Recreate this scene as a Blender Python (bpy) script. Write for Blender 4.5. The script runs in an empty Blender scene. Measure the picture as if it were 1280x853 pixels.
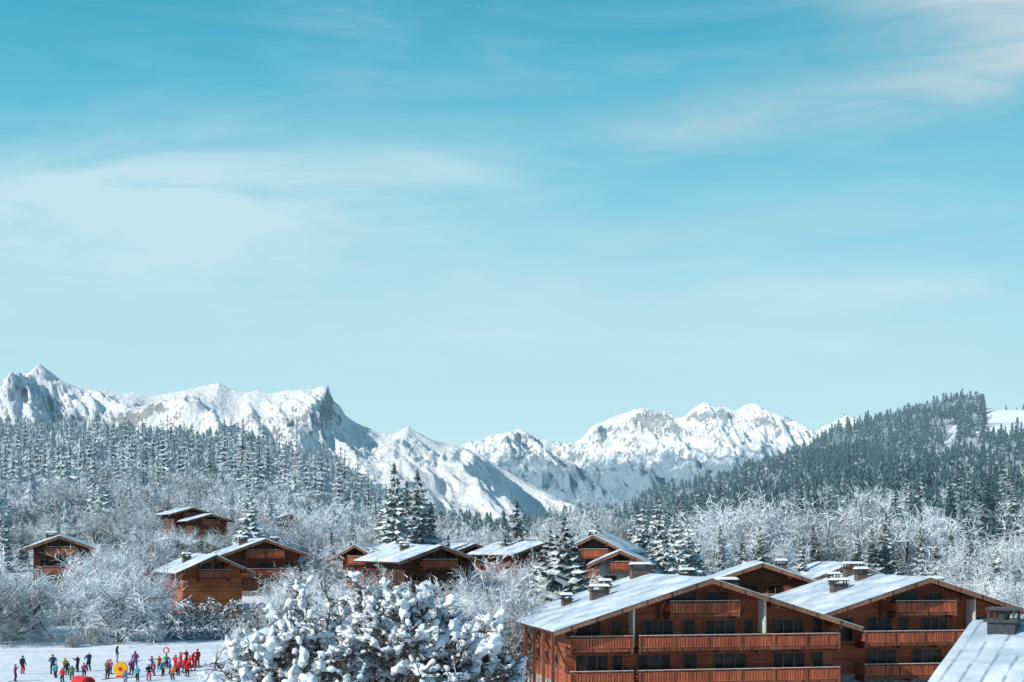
import bpy, bmesh, math, random
import numpy as np
from mathutils import Vector, Matrix, noise
random.seed(7); rng=np.random.default_rng(7)
F=1778.0; CZ=12.2; HY=680.0
def wx(px,D): return (px-640)/F*D
def wz(py,D): return CZ+(HY-py)/F*D
scene=bpy.context.scene; coll=scene.collection
scene.view_settings.view_transform='Standard'; scene.view_settings.look='None'; scene.view_settings.exposure=0
def lin(r,g,b):
    f=lambda c:(c/255/12.92) if c/255<=0.04045 else ((c/255+0.055)/1.055)**2.4
    return (f(r),f(g),f(b),1)
# ---------------------------------------------------------------- nodes
class NT:
    def __init__(s,tree): s.t=tree; s.t.nodes.clear()
    def n(s,typ,ins=None,**kw):
        nd=s.t.nodes.new(typ)
        for k,v in kw.items(): setattr(nd,k,v)
        for k,v in (ins or {}).items():
            if isinstance(v,bpy.types.NodeSocket): s.t.links.new(v,nd.inputs[k])
            else: nd.inputs[k].default_value=v
        return nd
    def math(s,op,a,b=0.0,clamp=False):
        nd=s.n('ShaderNodeMath',{0:a,1:b},operation=op); nd.use_clamp=clamp; return nd.outputs[0]
    def mix(s,f,a,b):
        nd=s.n('ShaderNodeMix',data_type='RGBA')
        for i,v in ((0,f),(6,a),(7,b)):
            if isinstance(v,bpy.types.NodeSocket): s.t.links.new(v,nd.inputs[i])
            else: nd.inputs[i].default_value=v
        return nd.outputs[2]
    def ramp(s,f,stops):
        nd=s.n('ShaderNodeValToRGB',{0:f}); cr=nd.color_ramp
        while len(cr.elements)>1: cr.elements.remove(cr.elements[-1])
        cr.elements[0].position=stops[0][0]; cr.elements[0].color=stops[0][1]
        for p,c in stops[1:]:
            e=cr.elements.new(p); e.color=c
        return nd.outputs[0]
    def mr(s,v,a,b,c=0.0,d=1.0):
        nd=s.n('ShaderNodeMapRange',{0:v,1:a,2:b,3:c,4:d}); return nd.outputs[0]
def material(name,fn,haze=None):
    m=bpy.data.materials.new(name); m.use_nodes=True; t=NT(m.node_tree)
    col,rough,bump=fn(t)
    ins={'Base Color':col,'Roughness':rough}
    if bump is not None: ins['Normal']=bump
    b=t.n('ShaderNodeBsdfPrincipled',ins); b.inputs['Specular IOR Level'].default_value=0.2
    out=b.outputs[0]
    if haze:  # aerial haze painted in as a pale-blue glow, changing with world Y
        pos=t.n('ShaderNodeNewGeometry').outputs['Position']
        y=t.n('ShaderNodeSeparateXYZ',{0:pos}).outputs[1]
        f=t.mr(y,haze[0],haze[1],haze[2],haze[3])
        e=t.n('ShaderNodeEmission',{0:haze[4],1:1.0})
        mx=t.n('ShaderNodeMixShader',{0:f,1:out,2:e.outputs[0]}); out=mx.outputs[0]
    o=t.n('ShaderNodeOutputMaterial',{0:out}); return m
def bump(t,h,st,dist): return t.n('ShaderNodeBump',{'Strength':st,'Distance':dist,'Height':h}).outputs[0]
HAZE=(0.35,0.56,0.67,1)  # glow colour painted over far surfaces in place of hazy air
def plain(name,c,rough=0.7,ns=6.0,var=0.25):
    def fn(t):
        co=t.n('ShaderNodeTexCoord').outputs['Object']
        nz=t.n('ShaderNodeTexNoise',{'Vector':co,'Scale':ns,'Detail':3.0}).outputs[0]
        k=t.mr(nz,0.3,0.7,1-var,1+var)
        cc=t.n('ShaderNodeVectorMath',{0:c[:3]},operation='SCALE'); t.t.links.new(k,cc.inputs['Scale'])
        return cc.outputs[0],rough,bump(t,nz,0.3,0.02)
    return material(name,fn)
def wood(name,c,axis=2,freq=5.0):
    def fn(t):
        co=t.n('ShaderNodeTexCoord').outputs['Object']
        sp=t.n('ShaderNodeSeparateXYZ',{0:co}).outputs
        v=t.math('ADD',sp[0],sp[1]) if axis==0 else sp[2]
        fr=t.math('FRACT',t.math('MULTIPLY',v,freq))
        groove=t.math('LESS_THAN',fr,0.1)
        bid=t.math('FLOOR',t.math('MULTIPLY',v,freq))
        wn=t.n('ShaderNodeTexWhiteNoise',{'W':bid},noise_dimensions='1D').outputs[0]
        st=t.n('ShaderNodeMapping',{0:co,3:((0.6,0.6,9) if axis==2 else (9,9,0.6))}).outputs[0]
        nz=t.n('ShaderNodeTexNoise',{'Vector':st,'Scale':1.5,'Detail':4.0}).outputs[0]
        big=t.n('ShaderNodeTexNoise',{'Vector':co,'Scale':0.35,'Detail':2.0}).outputs[0]
        k=t.math('MULTIPLY',t.math('ADD',t.mr(nz,0.3,0.7,0.6,1.2),t.mr(wn,0,1,-0.2,0.22)),t.mr(big,0.3,0.7,0.75,1.25))
        k=t.math('MULTIPLY',k,t.math('SUBTRACT',1.0,t.math('MULTIPLY',groove,0.6)))
        cc=t.n('ShaderNodeVectorMath',{0:c},operation='SCALE'); t.t.links.new(k,cc.inputs['Scale'])
        return cc.outputs[0],0.65,bump(t,nz,0.3,0.02)
    return material(name,fn)
def snowfn(sc=1.0,c=(0.85,0.875,0.9,1),c2=(0.74,0.79,0.84,1),st=0.5,dist=0.12):
    def fn(t):
        co=t.n('ShaderNodeTexCoord').outputs['Object']
        a=t.n('ShaderNodeTexNoise',{'Vector':co,'Scale':0.6*sc,'Detail':5.0,'Roughness':0.6}).outputs[0]
        b=t.n('ShaderNodeTexNoise',{'Vector':co,'Scale':5*sc,'Detail':3.0}).outputs[0]
        h=t.math('ADD',a,t.math('MULTIPLY',b,0.35))
        return t.mix(t.mr(a,0.35,0.65),c2,c),0.75,bump(t,h,st,dist)
    return fn
M={}
M['snow']=material('snow',snowfn())
M['clump']=material('snow_clump',snowfn(3.0,(0.78,0.81,0.85,1),(0.64,0.69,0.75,1),0.8,0.10))
def roofsnowfn(amt):
    def roofsnow(t):
        co=t.n('ShaderNodeTexCoord').outputs['Object']
        sp=t.n('ShaderNodeSeparateXYZ',{0:co}).outputs
        a=t.n('ShaderNodeTexNoise',{'Vector':co,'Scale':0.45,'Detail':7.0,'Roughness':0.65}).outputs[0]
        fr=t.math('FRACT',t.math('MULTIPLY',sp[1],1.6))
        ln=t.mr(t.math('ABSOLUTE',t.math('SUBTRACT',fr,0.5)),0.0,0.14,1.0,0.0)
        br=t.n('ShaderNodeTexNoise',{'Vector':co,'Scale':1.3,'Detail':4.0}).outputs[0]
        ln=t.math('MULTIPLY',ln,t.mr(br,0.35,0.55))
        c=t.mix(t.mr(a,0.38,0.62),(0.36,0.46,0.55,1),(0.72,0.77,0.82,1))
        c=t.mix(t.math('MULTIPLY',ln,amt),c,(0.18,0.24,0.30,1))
        return c,0.75,bump(t,t.math('SUBTRACT',a,t.math('MULTIPLY',ln,0.3)),0.6,0.10)
    return roofsnow
M['roofsnow']=material('roof_snow',roofsnowfn(0.5))
M['ribsnow']=material('ribbed_roof_snow',roofsnowfn(0.9))
def groundfn(t):
    co=t.n('ShaderNodeNewGeometry').outputs['Position']
    st=t.n('ShaderNodeMapping',{0:co,2:(0,0,0.35),3:(0.12,1.2,1)}).outputs[0]
    tr=t.n('ShaderNodeTexNoise',{'Vector':st,'Scale':1.0,'Detail':6.0,'Roughness':0.65}).outputs[0]
    a=t.n('ShaderNodeTexNoise',{'Vector':co,'Scale':0.03,'Detail':5.0}).outputs[0]
    b=t.n('ShaderNodeTexNoise',{'Vector':co,'Scale':1.2,'Detail':4.0}).outputs[0]
    c=t.mix(t.mr(tr,0.4,0.62),(0.62,0.69,0.77,1),(0.85,0.875,0.9,1))
    c=t.mix(t.mr(a,0.5,0.7,0,0.3),c,(0.6,0.66,0.72,1))
    y=t.n('ShaderNodeSeparateXYZ',{0:co}).outputs[1]
    s=t.math('MULTIPLY',t.mr(b,0.40,0.52),t.math('MULTIPLY',t.mr(y,205,250,0,0.9),t.mr(y,780,860,1,0)))
    c=t.mix(s,c,(0.09,0.11,0.115,1))
    return c,0.8,bump(t,t.math('ADD',tr,b),0.6,0.25)
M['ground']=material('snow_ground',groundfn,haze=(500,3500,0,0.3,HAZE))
M['wood_red']=wood('red_brown_planks',(0.30,0.082,0.042))
M['wood_bal']=wood('balcony_planks',(0.42,0.112,0.056),axis=0,freq=6.5)
M['wood_orange']=wood('orange_planks',(0.46,0.14,0.055))
M['wood_dark']=wood('dark_planks',(0.095,0.038,0.028))
M['wood_dull']=wood('dull_brown_planks',(0.18,0.064,0.04))
M['beam']=wood('beam_wood',(0.20,0.070,0.040),axis=0,freq=0.7)
M['fascia']=wood('fascia_wood',(0.26,0.13,0.085),axis=0,freq=0.5)
M['plaster']=plain('plaster',(0.52,0.50,0.47),0.8)
M['stone']=plain('stone',(0.28,0.27,0.25),0.9,3.0,0.5)
M['chim']=plain('chimney_brown',(0.12,0.09,0.075),0.8,4.0,0.4)
M['metal']=plain('dark_metal',(0.05,0.055,0.06),0.45)
def glassfn(t):
    co=t.n('ShaderNodeTexCoord').outputs['Object']
    nz=t.n('ShaderNodeTexNoise',{'Vector':co,'Scale':0.9,'Detail':1.0}).outputs[0]
    return t.mix(t.mr(nz,0.5,0.66),(0.008,0.009,0.010,1),(0.05,0.04,0.035,1)),0.2,None
M['glass']=material('window_glass',glassfn)
def conifer(name,green,thr,haze=None,fs=1.0,soft=0.22):
    def fn(t):
        g=t.n('ShaderNodeNewGeometry'); nz=t.n('ShaderNodeSeparateXYZ',{0:g.outputs['Normal']}).outputs[2]
        n1=t.n('ShaderNodeTexNoise',{'Vector':g.outputs['Position'],'Scale':0.9*fs,'Detail':2.0}).outputs[0]
        n2=t.n('ShaderNodeTexNoise',{'Vector':g.outputs['Position'],'Scale':0.035,'Detail':1.0}).outputs[0]
        s=t.math('ADD',t.math('ADD',t.math('MULTIPLY',nz,0.65),t.math('MULTIPLY',n1,1.0)),t.math('MULTIPLY',n2,0.9))
        f=t.mr(s,thr,thr+soft)
        gr=t.mix(t.mr(n1,0.3,0.7),green,tuple(c*2.2 for c in green[:3])+(1,))
        return t.mix(f,gr,(0.74,0.79,0.84,1)),0.85,None
    return material(name,fn,haze)
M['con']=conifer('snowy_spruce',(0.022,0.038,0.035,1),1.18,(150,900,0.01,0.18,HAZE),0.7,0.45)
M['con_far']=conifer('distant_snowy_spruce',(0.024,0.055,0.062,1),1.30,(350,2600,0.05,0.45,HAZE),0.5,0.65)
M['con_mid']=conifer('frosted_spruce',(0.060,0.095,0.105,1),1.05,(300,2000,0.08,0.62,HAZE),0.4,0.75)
def frostfn(k):
    def fn(t):
        g=t.n('ShaderNodeNewGeometry')
        n1=t.n('ShaderNodeTexNoise',{'Vector':g.outputs['Position'],'Scale':0.6,'Detail':2.0}).outputs[0]
        n2=t.n('ShaderNodeTexNoise',{'Vector':g.outputs['Position'],'Scale':0.06,'Detail':1.0}).outputs[0]
        f=t.mr(t.math('ADD',n1,t.math('MULTIPLY',n2,0.6)),0.47+k,0.97+k)
        return t.mix(f,(0.21,0.215,0.215,1),(0.77,0.81,0.85,1)),0.85,None
    return fn
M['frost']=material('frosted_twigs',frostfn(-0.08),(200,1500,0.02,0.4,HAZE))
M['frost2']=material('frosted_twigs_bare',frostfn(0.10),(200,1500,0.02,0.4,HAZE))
def barkfn(t):
    g=t.n('ShaderNodeNewGeometry'); nz=t.n('ShaderNodeSeparateXYZ',{0:g.outputs['Normal']}).outputs[2]
    n1=t.n('ShaderNodeTexNoise',{'Vector':g.outputs['Position'],'Scale':2.5,'Detail':2.0}).outputs[0]
    f=t.mr(t.math('ADD',nz,n1),0.7,1.0)
    return t.mix(f,(0.085,0.072,0.066,1),(0.8,0.83,0.86,1)),0.9,None
M['bark']=material('snowy_bark',barkfn)
M['twig']=plain('dark_twig',(0.055,0.042,0.036),0.9)
M['leaf']=plain('withered_leaf',(0.065,0.06,0.05),0.9,3.0,0.6)
def rangefn(t):
    g=t.n('ShaderNodeNewGeometry'); P=g.outputs['Position']
    at=t.n('ShaderNodeAttribute',attribute_name='rock').outputs['Fac']
    fo=t.n('ShaderNodeAttribute',attribute_name='forest').outputs['Fac']
    n1=t.n('ShaderNodeTexNoise',{'Vector':P,'Scale':0.016,'Detail':9.0,'Roughness':0.74}).outputs[0]
    n2=t.n('ShaderNodeTexNoise',{'Vector':P,'Scale':0.009,'Detail':9.0,'Roughness':0.82}).outputs[0]
    mp=t.n('ShaderNodeMapping',{0:P,2:(0,0,0.35),3:(1.0,0.5,0.6)}).outputs[0]
    rd_=t.n('ShaderNodeTexNoise',{'Vector':mp,'Scale':0.0075,'Detail':9.0,'Roughness':0.68,'Lacunarity':2.1},noise_type='RIDGED_MULTIFRACTAL',normalize=True).outputs[0]
    st=t.n('ShaderNodeMapping',{0:P,3:(0.008,0.008,0.05)}).outputs[0]
    n3=t.n('ShaderNodeTexNoise',{'Vector':st,'Scale':1.0,'Detail':8.0,'Roughness':0.7}).outputs[0]
    r=t.mr(t.math('ADD',at,t.math('MULTIPLY',t.math('SUBTRACT',n1,0.5),1.9)),0.53,0.66)
    rc=t.mix(t.mr(n3,0.35,0.65),(0.10,0.14,0.18,1),(0.36,0.35,0.34,1))
    c=t.mix(t.math('MULTIPLY',r,0.85),(0.90,0.91,0.92,1),rc)
    f=t.mr(t.math('ADD',fo,t.math('MULTIPLY',t.math('SUBTRACT',n2,0.5),2.2)),0.36,0.62)
    c=t.mix(t.math('MULTIPLY',f,0.8),c,(0.08,0.19,0.27,1))  # forest tint; its blue also paints in the valley's shade and haze
    return c,0.85,bump(t,t.math('ADD',rd_,t.math('MULTIPLY',n1,0.45)),1.0,62.0)
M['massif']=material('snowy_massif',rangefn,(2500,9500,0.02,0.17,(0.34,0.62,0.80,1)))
# ---------------------------------------------------------------- world
w=bpy.data.worlds.new('World'); scene.world=w; w.use_nodes=True
SUN=Vector((-0.80,-0.47,0.56)).normalized()
el=math.asin(SUN.z); az=math.atan2(SUN.x,SUN.y)
t=NT(w.node_tree)
sky=t.n('ShaderNodeTexSky',sky_type='NISHITA'); sky.sun_disc=False; sky.sun_elevation=el; sky.sun_rotation=az%(2*math.pi)
sky.altitude=1100
co=t.n('ShaderNodeTexCoord').outputs['Generated']
sp=t.n('ShaderNodeSeparateXYZ',{0:co}).outputs
grad=t.ramp(t.mr(sp[2],-0.2,0.8),[(0.0,lin(165,198,212)),(0.19,lin(206,236,242)),(0.27,lin(192,231,240)),(0.33,lin(168,221,236)),(0.39,lin(138,208,229)),(0.45,lin(108,195,220)),(0.51,lin(84,180,208)),(0.57,lin(64,163,194)),(0.75,lin(48,128,172)),(1.0,lin(40,105,150))])
up=t.n('ShaderNodeVectorMath',{0:grad},operation='SCALE'); up.inputs['Scale'].default_value=10.4
base=t.mix(0.96,sky.outputs[0],up.outputs[0])
def cl(rot,scale,ns,lo,hi,off=(0,0,0),dist=0.0,rough=0.55):
    mp=t.n('ShaderNodeMapping',{0:co,1:off,2:rot,3:scale}).outputs[0]
    nz=t.n('ShaderNodeTexNoise',{'Vector':mp,'Scale':ns,'Detail':6.0,'Roughness':rough,'Distortion':dist}).outputs[0]
    return t.mr(nz,lo,hi)
c1=cl((0,-0.12,0),(1.8,1.8,6),1.3,0.40,0.75,(3,1,0.4),0.3,0.52)
c2=cl((0,0.22,0),(2.8,2.8,17),1.2,0.46,0.80,(1,5,2.2),0.7,0.62)
def mass(cx,cz,rx,rz,tilt):
    # soft elongated cloud bank around one sky direction
    dx=t.math('SUBTRACT',sp[0],cx); dz=t.math('SUBTRACT',sp[2],cz)
    a=t.math('ADD',t.math('MULTIPLY',dx,math.cos(tilt)/rx),t.math('MULTIPLY',dz,math.sin(tilt)/rx))
    b=t.math('ADD',t.math('MULTIPLY',dx,-math.sin(tilt)/rz),t.math('MULTIPLY',dz,math.cos(tilt)/rz))
    r2=t.math('ADD',t.math('MULTIPLY',a,a),t.math('MULTIPLY',b,b))
    front=t.mr(sp[1],0.0,0.4)
    return t.math('MULTIPLY',t.math('POWER',2.718,t.math('MULTIPLY',r2,-1.0)),front)
m1=mass(-0.20,0.235,0.24,0.030,0.10); m2=mass(0.33,0.35,0.13,0.035,-0.2); m3=mass(-0.06,0.165,0.42,0.06,-0.05)
m4=mass(0.13,0.282,0.07,0.016,0.15); m5=mass(0.26,0.17,0.16,0.012,-0.03); m6=mass(-0.35,0.2,0.2,0.06,0.1); m7=mass(0.31,0.30,0.12,0.03,0.1); m8=mass(0.12,0.21,0.10,0.012,0.1)
wv=cl((0,-0.15,0),(2.3,2.3,10),2.0,0.30,0.70,(7,2,1),0.8,0.62)
s=t.math('MULTIPLY',m1,t.math('MULTIPLY',wv,0.78))
s=t.math('ADD',s,t.math('MULTIPLY',m3,t.math('ADD',0.28,t.math('MULTIPLY',wv,0.3))))
s=t.math('ADD',s,t.math('MULTIPLY',m5,t.math('MULTIPLY',wv,0.6))); s=t.math('ADD',s,t.math('MULTIPLY',m6,t.math('MULTIPLY',wv,0.45)))
s=t.math('ADD',s,t.math('MULTIPLY',c1,0.22)); s=t.math('ADD',s,t.math('MULTIPLY',c2,0.26))
s=t.math('MINIMUM',s,0.85)
cc=lin(204,232,239); skyc=t.mix(s,base,(cc[0]*10,cc[1]*10,cc[2]*10,1))
wv2=cl((0,0.1,0),(3,3,12),2.2,0.32,0.66,(2,9,4),0.8,0.62)
s2=t.math('ADD',t.math('MULTIPLY',m2,t.math('MULTIPLY',wv2,1.1)),t.math('ADD',t.math('MULTIPLY',m7,t.math('MULTIPLY',wv2,0.6)),t.math('ADD',t.math('MULTIPLY',m4,t.math('MULTIPLY',wv2,0.45)),t.math('MULTIPLY',m8,0.16))))
s2=t.math('MINIMUM',s2,0.8); cc=lin(208,221,225); skyc=t.mix(s2,skyc,(cc[0]*10,cc[1]*10,cc[2]*10,1))
bg=t.n('ShaderNodeBackground',{0:skyc,1:0.1}); t.n('ShaderNodeOutputWorld',{0:bg.outputs[0]})
sl=bpy.data.lights.new('sun','SUN'); sl.energy=4.8; sl.angle=math.radians(0.5); sl.color=(1,0.955,0.89)
so=bpy.data.objects.new('sun',sl); coll.objects.link(so); so.rotation_euler=SUN.to_track_quat('Z','Y').to_euler()
# ---------------------------------------------------------------- camera
cam=bpy.data.cameras.new('camera'); cam.lens=50; cam.sensor_width=36; cam.shift_y=(HY-426.5)/1280; cam.clip_end=40000; cam.clip_start=0.5
cob=bpy.data.objects.new('camera',cam); coll.objects.link(cob); cob.location=(0,0,CZ); cob.rotation_euler=(math.pi/2,0,0); scene.camera=cob
# ---------------------------------------------------------------- mesh helpers
def mesh_tris(name,V,T,Mi,mats,smooth=False):
    me=bpy.data.meshes.new(name); V=np.asarray(V,np.float32); T=np.asarray(T,np.int32)
    me.vertices.add(len(V)); me.vertices.foreach_set('co',V.ravel())
    k=T.shape[1]; me.loops.add(len(T)*k); me.loops.foreach_set('vertex_index',T.ravel())
    me.polygons.add(len(T)); me.polygons.foreach_set('loop_start',np.arange(len(T),dtype=np.int32)*k)
    me.polygons.foreach_set('material_index',np.asarray(Mi,np.int32))
    me.polygons.foreach_set('use_smooth',np.full(len(T),smooth))
    for m in mats: me.materials.append(M[m] if isinstance(m,str) else m)
    me.update(calc_edges=True); me.validate(); return me
def obj(name,me,parent=None,loc=(0,0,0),rot=(0,0,0),sc=(1,1,1)):
    o=bpy.data.objects.new(name,me); coll.objects.link(o); o.location=loc; o.rotation_euler=rot; o.scale=sc
    if parent: o.parent=parent
    return o
def tag(o,label,cat,group=None):
    o['label']=label; o['category']=cat
    if group: o['group']=group
class MB:
    def __init__(s): s.v=[]; s.f=[]; s.m=[]
    def poly(s,pts,m=0):
        b=len(s.v); s.v+= [tuple(p) for p in pts]; s.f.append(tuple(range(b,b+len(pts)))); s.m.append(m)
    def box(s,x0,x1,y0,y1,z0,z1,m=0):
        b=len(s.v); s.v+=[(x0,y0,z0),(x1,y0,z0),(x1,y1,z0),(x0,y1,z0),(x0,y0,z1),(x1,y0,z1),(x1,y1,z1),(x0,y1,z1)]
        for q in ((0,3,2,1),(4,5,6,7),(0,1,5,4),(1,2,6,5),(2,3,7,6),(3,0,4,7)): s.f.append(tuple(b+i for i in q)); s.m.append(m)
    def prism(s,prof,y0,y1,m=0):
        n=len(prof); b=len(s.v)
        s.v+=[(x,y0,z) for x,z in prof]+[(x,y1,z) for x,z in prof]
        s.f.append(tuple(b+i for i in range(n))); s.m.append(m)
        s.f.append(tuple(b+n+i for i in reversed(range(n)))); s.m.append(m)
        for i in range(n):
            j=(i+1)%n; s.f.append((b+i,b+n+i,b+n+j,b+j)); s.m.append(m)
    def tube(s,p0,p1,r0,r1,n=5,m=0,cap=False):
        p0=Vector(p0);p1=Vector(p1); d=(p1-p0)
        if d.length<1e-6: return
        q=d.to_track_quat('Z','Y'); b=len(s.v)
        for p,r in ((p0,r0),(p1,r1)):
            for i in range(n):
                a=2*math.pi*i/n; s.v.append(tuple(p+q@Vector((r*math.cos(a),r*math.sin(a),0))))
        for i in range(n):
            j=(i+1)%n; s.f.append((b+i,b+j,b+n+j,b+n+i)); s.m.append(m)
        if cap: s.f.append(tuple(b+n+i for i in range(n))); s.m.append(m); s.f.append(tuple(b+i for i in reversed(range(n)))); s.m.append(m)
    def mesh(s,name,mats,smooth=False):
        me=bpy.data.meshes.new(name); me.from_pydata(s.v,[],s.f)
        for m in mats: me.materials.append(M[m] if isinstance(m,str) else m)
        me.polygons.foreach_set('material_index',s.m)
        if smooth: me.polygons.foreach_set('use_smooth',[True]*len(s.f))
        me.update(); return me
# ---------------------------------------------------------------- terrain
PX=np.array([-400,0,100,300,400,500,640,800,850,900,950,1000,1050,1100,1150,1200,1300,1700],float)
rows=[(140,'z',[0]*18),(170,'z',[1.2,1.2,1.2,1.2,1,.8,.3]+[0]*11),(200,'z',[4.5,4.5,4.5,4.3,4,3.5,2,1,1,1,1,1,1.2,1.5,1.8,2,2,2]),
(300,'y',[682,682,682,688,697,710,724,722,717,712,707,702,698,695,692,690,688,685]),
(400,'y',[640,640,640,648,664,682,700,695,688,682,675,668,665,662,658,655,652,650]),
(550,'y',[600,600,600,614,636,668,692,688,678,668,656,645,640,635,631,628,625,620]),
(700,'y',[576,574,572,594,622,660,686,678,664,650,636,622,616,610,606,603,600,590]),
(850,'y',[585,580,578,592,612,656,682,670,652,636,620,607,598,590,586,582,578,565]),
(1100,'y',[600,600,600,605,612,650,678,656,637,620,602,588,576,567,560,554,545,530]),
(1400,'y',[620,620,615,610,610,645,676,648,628,612,594,574,556,540,527,517,508,485]),
(1800,'y',[640,640,630,606,608,636,672,655,645,632,620,610,597,585,575,565,552,520]),
(2400,'y',[650,640,620,590,606,632,668,665,658,650,640,630,620,610,605,600,590,570]),
(3000,'y',[690]*18),(14000,'y',[681]*18)]
Ds=np.array([r[0] for r in rows],float)
TZ=np.array([[v if k=='z' else wz(v,D) for v in vals] for D,k,vals in rows])
def height(x,y):
    x=np.asarray(x,float); y=np.asarray(y,float)
    yy=np.maximum(y,140.0); px=np.clip(x/yy*F+640,PX[0],PX[-1])
    j=np.clip(np.searchsorted(PX,px)-1,0,len(PX)-2); tx=(px-PX[j])/(PX[j+1]-PX[j]); tx=tx*tx*(3-2*tx)*0.5+tx*0.5
    i=np.clip(np.searchsorted(Ds,yy)-1,0,len(Ds)-2); ty=np.clip((yy-Ds[i])/(Ds[i+1]-Ds[i]),0,1)
    z=(TZ[i,j]*(1-tx)+TZ[i,j+1]*tx)*(1-ty)+(TZ[i+1,j]*(1-tx)+TZ[i+1,j+1]*tx)*ty
    a=np.clip((yy-180)/400,0,1)*np.minimum(yy,2500)*0.0022
    b=np.clip((yy-600)/500,0,1)*np.minimum(yy,2500)*0.0042
    return z+a*(np.sin(x/37+1.3)*np.cos(y/51)+0.6*np.sin(x/17+y/23))+b*(np.sin(x/53+0.9*np.sin(y/90))+0.6*np.sin(x/23+y/70))
ys=np.concatenate([np.arange(-300,100,20),np.arange(100,500,4),np.arange(500,1600,9),np.arange(1600,3000,25),np.linspace(3000,14000,25)])
ss=np.linspace(-1,1,361)
Y,S=np.meshgrid(ys,ss,indexing='ij'); X=S*(250+np.maximum(Y,0)*0.75); Z=height(X,Y)
V=np.stack([X,Y,Z],-1).reshape(-1,3); R,C=Y.shape
idx=np.arange(R*C).reshape(R,C); Q=np.stack([idx[:-1,:-1],idx[:-1,1:],idx[1:,1:],idx[1:,:-1]],-1).reshape(-1,4)
g=obj('ground',mesh_tris('ground',V,Q,np.zeros(len(Q)),['ground'],True)); g['kind']='structure'
# ---------------------------------------------------------------- mountain ranges
def mrange(name,pts,D,depth,pxa,pxb,nc,nr,amp,L,patch,forest,seed,s2k=0.06):
    pts=np.array(pts,float); px=np.linspace(pxa,pxb,nc); yr=np.interp(px,pts[:,0],pts[:,1]); H=CZ+(HY-yr)/F*D
    v=np.concatenate([np.linspace(-0.35,-0.02,14),np.linspace(0,1,nr)**1.25]); xs=(px-640)/F*D
    VV=np.zeros((len(v),nc,3)); base=-30
    for i,vv in enumerate(v):
        if vv<0: f=1-abs(vv)*1.6; e=0.10
        else: f=0.93*(1-vv)**1.25+0.07*(1-vv); e=min(1,vv*5.5)**0.9*(1-vv)**0.6
        yv=D-vv*depth
        k=int(1+max(0,vv)*nc*0.025); Hs=np.convolve(np.pad(H,(k,k),'edge'),np.ones(2*k+1)/(2*k+1),'valid') if vv>0.03 else H
        for j in range(nc):
            x=xs[j]+yv*0.35
            wxp=noise.noise(Vector((x/L*0.7,yv/L*0.7,seed)))*0.5
            r=noise.ridged_multi_fractal(Vector((x/L+wxp,yv/(L*1.9)+wxp,seed)),0.88,2.1,7,1.0,2.0)
            s2=noise.fractal(Vector((x/(L*0.22),yv/(L*0.3),seed+5)),0.7,2.1,4)
            hh=Hs[j]-base
            z=base+hh*f+(r-1.25)*amp*e*(0.35+0.65*f)+s2*amp*s2k*min(1,e+0.4)
            cap=CZ+(H[j]-CZ)*yv/D-2
            if vv>0.0 and z>cap: z=cap-(z-cap)*0.15
            VV[i,j]=(xs[j],yv,z)
    dz_dx=np.gradient(VV[:,:,2],xs,axis=1); ysr=D-v*depth; dz_dy=np.gradient(VV[:,:,2],ysr,axis=0)
    sl=np.sqrt(dz_dx**2+dz_dy**2); ppx=VV[:,:,0]/VV[:,:,1]*F+640; ppy=HY-(VV[:,:,2]-CZ)/VV[:,:,1]*F
    rock=np.clip((sl-0.95)/1.6,0,0.55)
    for (a,b,ra,rb,k) in patch: rock+=k*np.exp(-((ppx-a)/ra)**2-((ppy-b)/rb)**2)
    fz=np.clip((forest[0]-(VV[:,:,2]))/forest[1],0,forest[2])
    nr_=len(v); idx=np.arange(nr_*nc).reshape(nr_,nc)
    Q=np.stack([idx[:-1,:-1],idx[1:,:-1],idx[1:,1:],idx[:-1,1:]],-1).reshape(-1,4)
    me=mesh_tris(name,VV.reshape(-1,3),Q,np.zeros(len(Q)),['massif'],True)
    for nm,A in (('rock',rock),('forest',fz)):
        a=me.attributes.new(nm,'FLOAT','POINT'); a.data.foreach_set('value',A.astype(np.float32).ravel())
    o=obj(name,me); o['kind']='structure'; return o
mrange('mountain_range',[(-200,520),(-60,505),(-20,494),(0,489),(12,478),(22,469),(36,466),(50,455),(62,464),(75,474),(95,484),(120,487),(150,491),(166,490),(185,495),(205,492),(225,489),(245,485),(262,481),(274,479),(288,487),(305,491),(322,488),(340,491),(358,487),(375,487),(395,485),(404,482),(410,482),(413,492),(417,502),(425,509),(431,519),(440,526),(455,534),(475,540),(492,543),(502,536),(510,533),(520,540),(540,551),(565,557),(585,562),(605,573),(640,592),(700,625),(760,650),(900,676)],
    5000,1700,-160,860,800,230,175,430,[(388,526,34,18,0.42),(350,542,40,9,0.38),(414,514,10,18,0.45),(115,524,60,6,0.4),(30,486,25,6,0.3),(190,512,24,10,0.35),(320,524,34,5,.3),(440,560,20,12,.2),(70,500,18,8,.25)],(130,110,1.0),3.3)
mrange('distant_mountain_range',[(440,640),(520,600),(560,572),(590,552),(603,549),(615,543),(632,541),(650,537),(664,544),(680,550),(700,553),(718,554),(730,546),(740,533),(752,528),(764,521),(780,517),(795,511),(806,509),(815,514),(828,521),(842,524),(855,520),(870,508),(880,503),(890,511),(898,508),(908,514),(920,512),(930,506),(945,505),(957,513),(970,519),(985,522),(1000,532),(1018,545),(1028,534),(1042,528),(1056,519),(1068,522),(1085,532),(1110,540),(1200,560),(1300,560),(1500,600)],
    9500,4200,480,1330,840,250,340,560,[(880,520,16,10,0.45),(800,520,20,6,0.35),(905,518,12,8,0.45),(650,552,16,6,0.35),(960,530,20,6,.3),(760,535,20,6,.3),(700,566,24,6,.3),(840,535,30,5,.3)],(700,420,0.95),9.1,0.10)
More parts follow.
